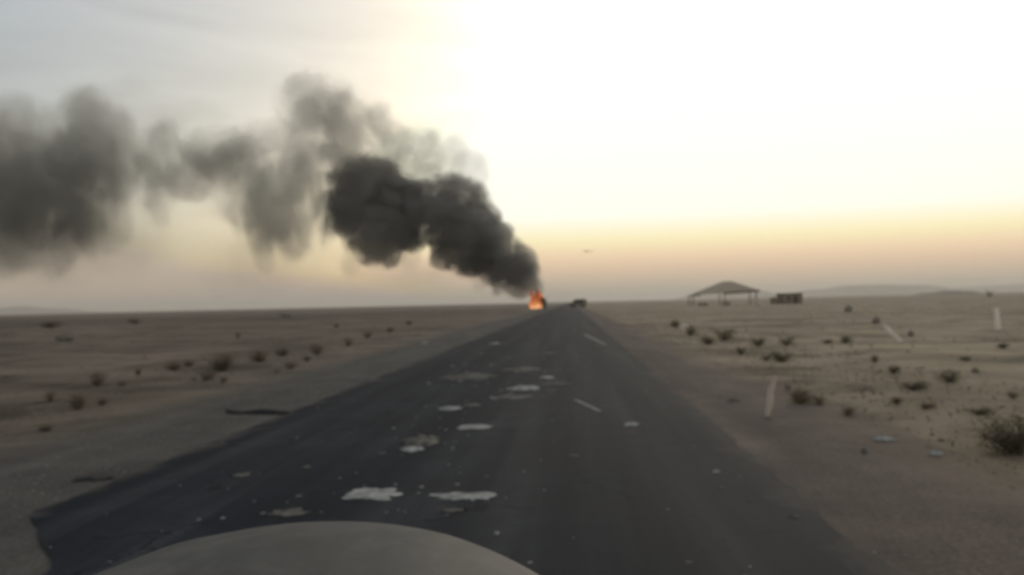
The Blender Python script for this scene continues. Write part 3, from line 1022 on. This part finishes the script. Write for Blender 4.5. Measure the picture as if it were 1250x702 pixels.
lean_slab('short_stake', 946, 459, 936, 509, 11, STAKE, 'short faded white plastic stake leaning at the edge of the gravel shoulder', 'stake', 3)
lean_slab('torn_plastic_sheet', 1080, 396, 1099, 418, 9, BAG, 'torn strip of pale plastic standing up from the desert floor, leaning over', 'litter', 5)
lean_slab('torn_plastic_sheet', 1216, 376, 1219, 403, 9, BAG, 'twisted pale plastic sheet standing upright on the open desert floor', 'litter', 8)
lean_slab('pale_stake', 920, 364, 930, 376, 6, STAKE, 'small pale slanting stake in front of the shelter and hut', 'stake', 12)

# worn dashes of the lane line
for (xa, ya, xb, yb, hw_, lb) in ((713, 408, 739, 420, .06, 'worn white painted dash farther up the lane'), (702, 488, 733, 502, .032, 'short faded white dash on the lane near the car')):
    A, B = at(xa, ya, .05), at(xb, yb, .05)
    d = (B - A).normalized()
    s = Vector((d.y, -d.x, 0)) * hw_
    n = 14
    vs, fs = [], []
    for i in range(n + 1):
        q = A.lerp(B, i / n)
        for sg in (-1, 1):
            e = q + s * sg * (1 + .5 * noise.noise(Vector((i * .9, sg * 3, xa))))
            vs.append((e.x, e.y, road_z(e.x) + .006))
    for i in range(n):
        fs.append((2 * i, 2 * i + 1, 2 * i + 3, 2 * i + 2))
    tag(mesh_obj('lane_dash', vs, fs, PAINT), lb, 'road marking')

# strip of tyre tread on the shoulder
def tyre_strip(x0, x1, y, thick, label, seed):
    A, B = at(x0, y), at(x1, y + 1)
    n = 26
    vs, fs = [], []
    for i in range(n + 1):
        t = i / n
        q = A.lerp(B, t)
        w = .16 * (1 + .5 * noise.noise(Vector((t * 7, seed, 1)))) * min(1, 5 * t + .25, 5 * (1 - t) + .25)
        z = .012 + thick * (.35 + .5 * abs(math.sin(t * 4.2 + seed)))
        dy = .10 * noise.noise(Vector((t * 3, seed, 4)))
        for (yy, zz) in ((-w, z * .3), (-w * .6, z), (w * .6, z), (w, z * .3), (w, .0), (-w, .0)):
            vs.append((q.x - A.x, q.y - A.y + dy + yy, zz))
    for i in range(n):
        for j in range(6):
            fs.append((i * 6 + j, i * 6 + (j + 1) % 6, (i + 1) * 6 + (j + 1) % 6, (i + 1) * 6 + j))
    fs.append(tuple(range(6)))
    fs.append(tuple(n * 6 + j for j in range(6))[::-1])
    o = mesh_obj('tyre_tread', vs, fs, RUBBER)
    o.location = (A.x, A.y, .004)
    return tag(o, label, 'tyre scrap')


tyre_strip(277, 353, 504, .07, 'long black strip of tyre tread lying across the gravel shoulder', 2)
tyre_strip(95, 138, 584, .022, 'short dark strip of tyre tread at the broken edge of the asphalt', 6)

# bird in the sky
c = at_depth(716, 307, 95.0)
bird = tag(empty('flying_bird', c, R(20)), 'small dark bird gliding in the sky over the road', 'bird')
bm = bmesh.new()
bmesh.ops.create_uvsphere(bm, u_segments=10, v_segments=8, radius=1)
for v in bm.verts:
    t = v.co.y
    v.co = Vector((v.co.x * .075 * (1 - .35 * abs(t)), t * .30, v.co.z * .075 * (1 - .35 * abs(t)) + (.03 if t > .6 else 0)))
from_bm('body', bm, BIRD, bird, True)
for sx in (-1, 1):
    vs = []
    for (x, y0, y1, z) in ((.04, -.10, .12, .02), (.22, -.08, .15, .10), (.42, -.10, .10, .09), (.60, -.16, -.02, .02), (.68, -.17, -.13, -.02)):
        vs += [(sx * x, y0, z), (sx * x, y1, z), (sx * x, y1 * .9, z - .018), (sx * x, y0 * .9, z - .012)]
    fs = []
    for i in range(4):
        for j in range(4):
            fs.append((i * 4 + j, i * 4 + (j + 1) % 4, (i + 1) * 4 + (j + 1) % 4, (i + 1) * 4 + j))
    fs += [(0, 1, 2, 3), (16, 17, 18, 19)]
    mesh_obj('wing', vs, fs, BIRD, bird)
mesh_obj('tail', [(-.03, -.24, .01), (.03, -.24, .01), (.09, -.46, .0), (-.09, -.46, .0), (-.03, -.24, -.01), (.03, -.24, -.01), (.09, -.46, -.012), (-.09, -.46, -.012)],
         [(0, 1, 2, 3), (7, 6, 5, 4), (0, 4, 5, 1), (1, 5, 6, 2), (2, 6, 7, 3), (3, 7, 4, 0)], BIRD, bird)

# ------------------------------------------------------------------ the car the picture is taken from: its nose
CX = -.665
car = tag(empty('car', (CX, 1.2, 0)), 'dusty grey rounded bonnet of the car driving towards the smoke', 'car')


def bonnet_z(x, y):
    """x across from the centre line, y ahead of the windscreen foot"""
    u = x / .80
    v = max(0.0, y / 1.42)
    return 1.26 - .30 * abs(u) ** 2.1 - .16 * v ** 3.0


vs, fs = [], []
nu, nv = 40, 34
for j in range(nv + 1):
    v = j / nv
    for i in range(nu + 1):
        u = i / nu * 2 - 1
        ymax = 1.40 * math.sqrt(max(0.0, 1 - .42 * abs(u) ** 2.2))
        y = -.25 + (ymax + .25) * v
        x = u * .76
        z = bonnet_z(x, y)
        if v > .94:
            z -= (v - .94) ** 2 * 14
        # two shallow pressed ribs
        z += .005 * math.exp(-((abs(u) - .40) / .05) ** 2) * min(1.0, (1 - v) * 5)
        vs.append((x, y, z))
for j in range(nv):
    for i in range(nu):
        a = j * (nu + 1) + i
        fs.append((a, a + 1, a + nu + 2, a + nu + 1))
bo = mesh_obj('bonnet', vs, fs, CARPAINT, car, True)
sm = bo.modifiers.new('thickness', 'SOLIDIFY')
sm.thickness, sm.offset = .012, -1
box_part('nose', (0, .50, .62), (1.50, 1.50, .50), CARPAINT, car, .10)
box_part('bumper', (0, 1.28, .42), (1.62, .22, .24), RUBBER, car, .05)
gr = box_part('grille', (0, 1.262, .70), (.8, .04, .16), RUBBER, car, .01)
for sx in (-1, 1):
    cyl_part('headlight', (sx * .58, 1.18, .72), (sx * .58, 1.28, .71), .10, CLEAR_LAMP, car, 16)
    wheel(car, (sx * .72, .35, .33), .33, .22, 20)

# ------------------------------------------------------------------ loose stones and dry grass
def scatter_mesh(name, items, mat, kind='stuff'):
    vs, fs = [], []
    for (V, F) in items:
        b0 = len(vs)
        vs += V
        fs += [tuple(b0 + k for k in f) for f in F]
    return tag(mesh_obj(name, vs, fs, mat), kind=kind)


OCT = [(1, 0, 0), (0, 1, 0), (-1, 0, 0), (0, -1, 0), (0, 0, .8), (0, 0, -.6)]
OF = [(0, 1, 4), (1, 2, 4), (2, 3, 4), (3, 0, 4), (1, 0, 5), (2, 1, 5), (3, 2, 5), (0, 3, 5)]
g = random.Random(5)


def stone(x, y, s):
    a = g.uniform(0, 6.28)
    k = [g.uniform(.6, 1.3) for _ in OCT]
    z = ground_z(x, y)
    return ([(x + (px * math.cos(a) - py * math.sin(a) * .7) * s * q, y + (px * math.sin(a) + py * math.cos(a) * .7) * s * q, z + pz * s * q * .7)
             for (px, py, pz), q in zip(OCT, k)], OF)


items = []
for i in range(9000):
    y = 3 + 60 * g.random() ** 1.7
    if g.random() < .5:
        x = g.uniform(SL - 2.5, XL)
    else:
        x = g.uniform(XR, SR + 4)
    items.append(stone(x, y, g.uniform(.008, .03) * (1 + y / 60)))
for i in range(4000):
    y = 6 + 90 * g.random() ** 1.4
    x = g.uniform(-45, SL) if g.random() < .5 else g.uniform(SR, 50)
    items.append(stone(x, y, g.uniform(.015, .06)))
gs = scatter_mesh('loose_stones', items, STONE)
tag(gs, 'loose stones strewn over the shoulders and the sand', 'stones')

items = []
for i in range(1500):
    y = 7 + 110 * g.random() ** 1.3
    x = g.uniform(-60, SL - .3) if g.random() < .4 else g.uniform(SR + .2, 70)
    if noise.noise(Vector((x * .12, y * .09, 30))) < .02:
        continue
    z = ground_z(x, y)
    V, F = [], []
    for b in range(9):
        a = g.uniform(0, 6.28)
        h = g.uniform(.05, .17)
        l = g.uniform(.03, .12)
        w = .006 + y * .00012
        bx, by = x + g.gauss(0, .03), y + g.gauss(0, .03)
        q = len(V)
        V += [(bx - math.sin(a) * w, by + math.cos(a) * w, z - .01), (bx + math.sin(a) * w, by - math.cos(a) * w, z - .01),
              (bx + math.cos(a) * l, by + math.sin(a) * l, z + h)]
        F.append((q, q + 1, q + 2))
    items.append((V, F))
gg = scatter_mesh('dry_grass', items, GRASS)
tag(gg, 'sparse dry grass tufts on the desert floor', 'grass')

items = []
for i in range(150):
    y = 5.5 + 34 * g.random() ** 1.3
    x = g.uniform(XL + .3, XR - .2)
    if abs(x + 1.6) > 1.6 and g.random() < .5:
        continue
    V, F = stone(x, y, g.uniform(.010, .028) * (1 + y / 40))
    items.append(([(a_, b_, (c_ - ground_z(x, y)) * .4 + road_z(x) + .004) for a_, b_, c_ in V], F))
for (x, y, w, h, br, lb) in SCR:
    if w < 17:
        continue
    for k in range(7):
        q = at(x + g.gauss(0, .62) * w, y + g.gauss(0, .9) * max(h, 5), .04)
        if not (XL + .2 < q.x < XR - .1):
            continue
        V, F = stone(q.x, q.y, w * q.y / FPX * g.uniform(.03, .10))
        items.append(([(a_, b_, (c_ - ground_z(q.x, q.y)) * .35 + road_z(q.x) + .004) for a_, b_, c_ in V], F))
tag(scatter_mesh('litter_flecks', items, SCRAP), 'tiny pale flecks of litter strewn over the asphalt', 'litter')

# ------------------------------------------------------------------ haze
hz = Mat('desert_haze')
pv = hz.node('ShaderNodeVolumePrincipled', {'Color': (.93, .90, .86, 1), 'Density': 2.0e-4, 'Anisotropy': .3})
hz.l.new(pv.outputs[0], hz.out.inputs['Volume'])
bm = bmesh.new()
add_box(bm, (0, 7000, 44), (24000, 15000, 92))
tag(from_bm('haze', bm, hz.m), 'thin pale dust haze over the desert', 'haze', kind='stuff')
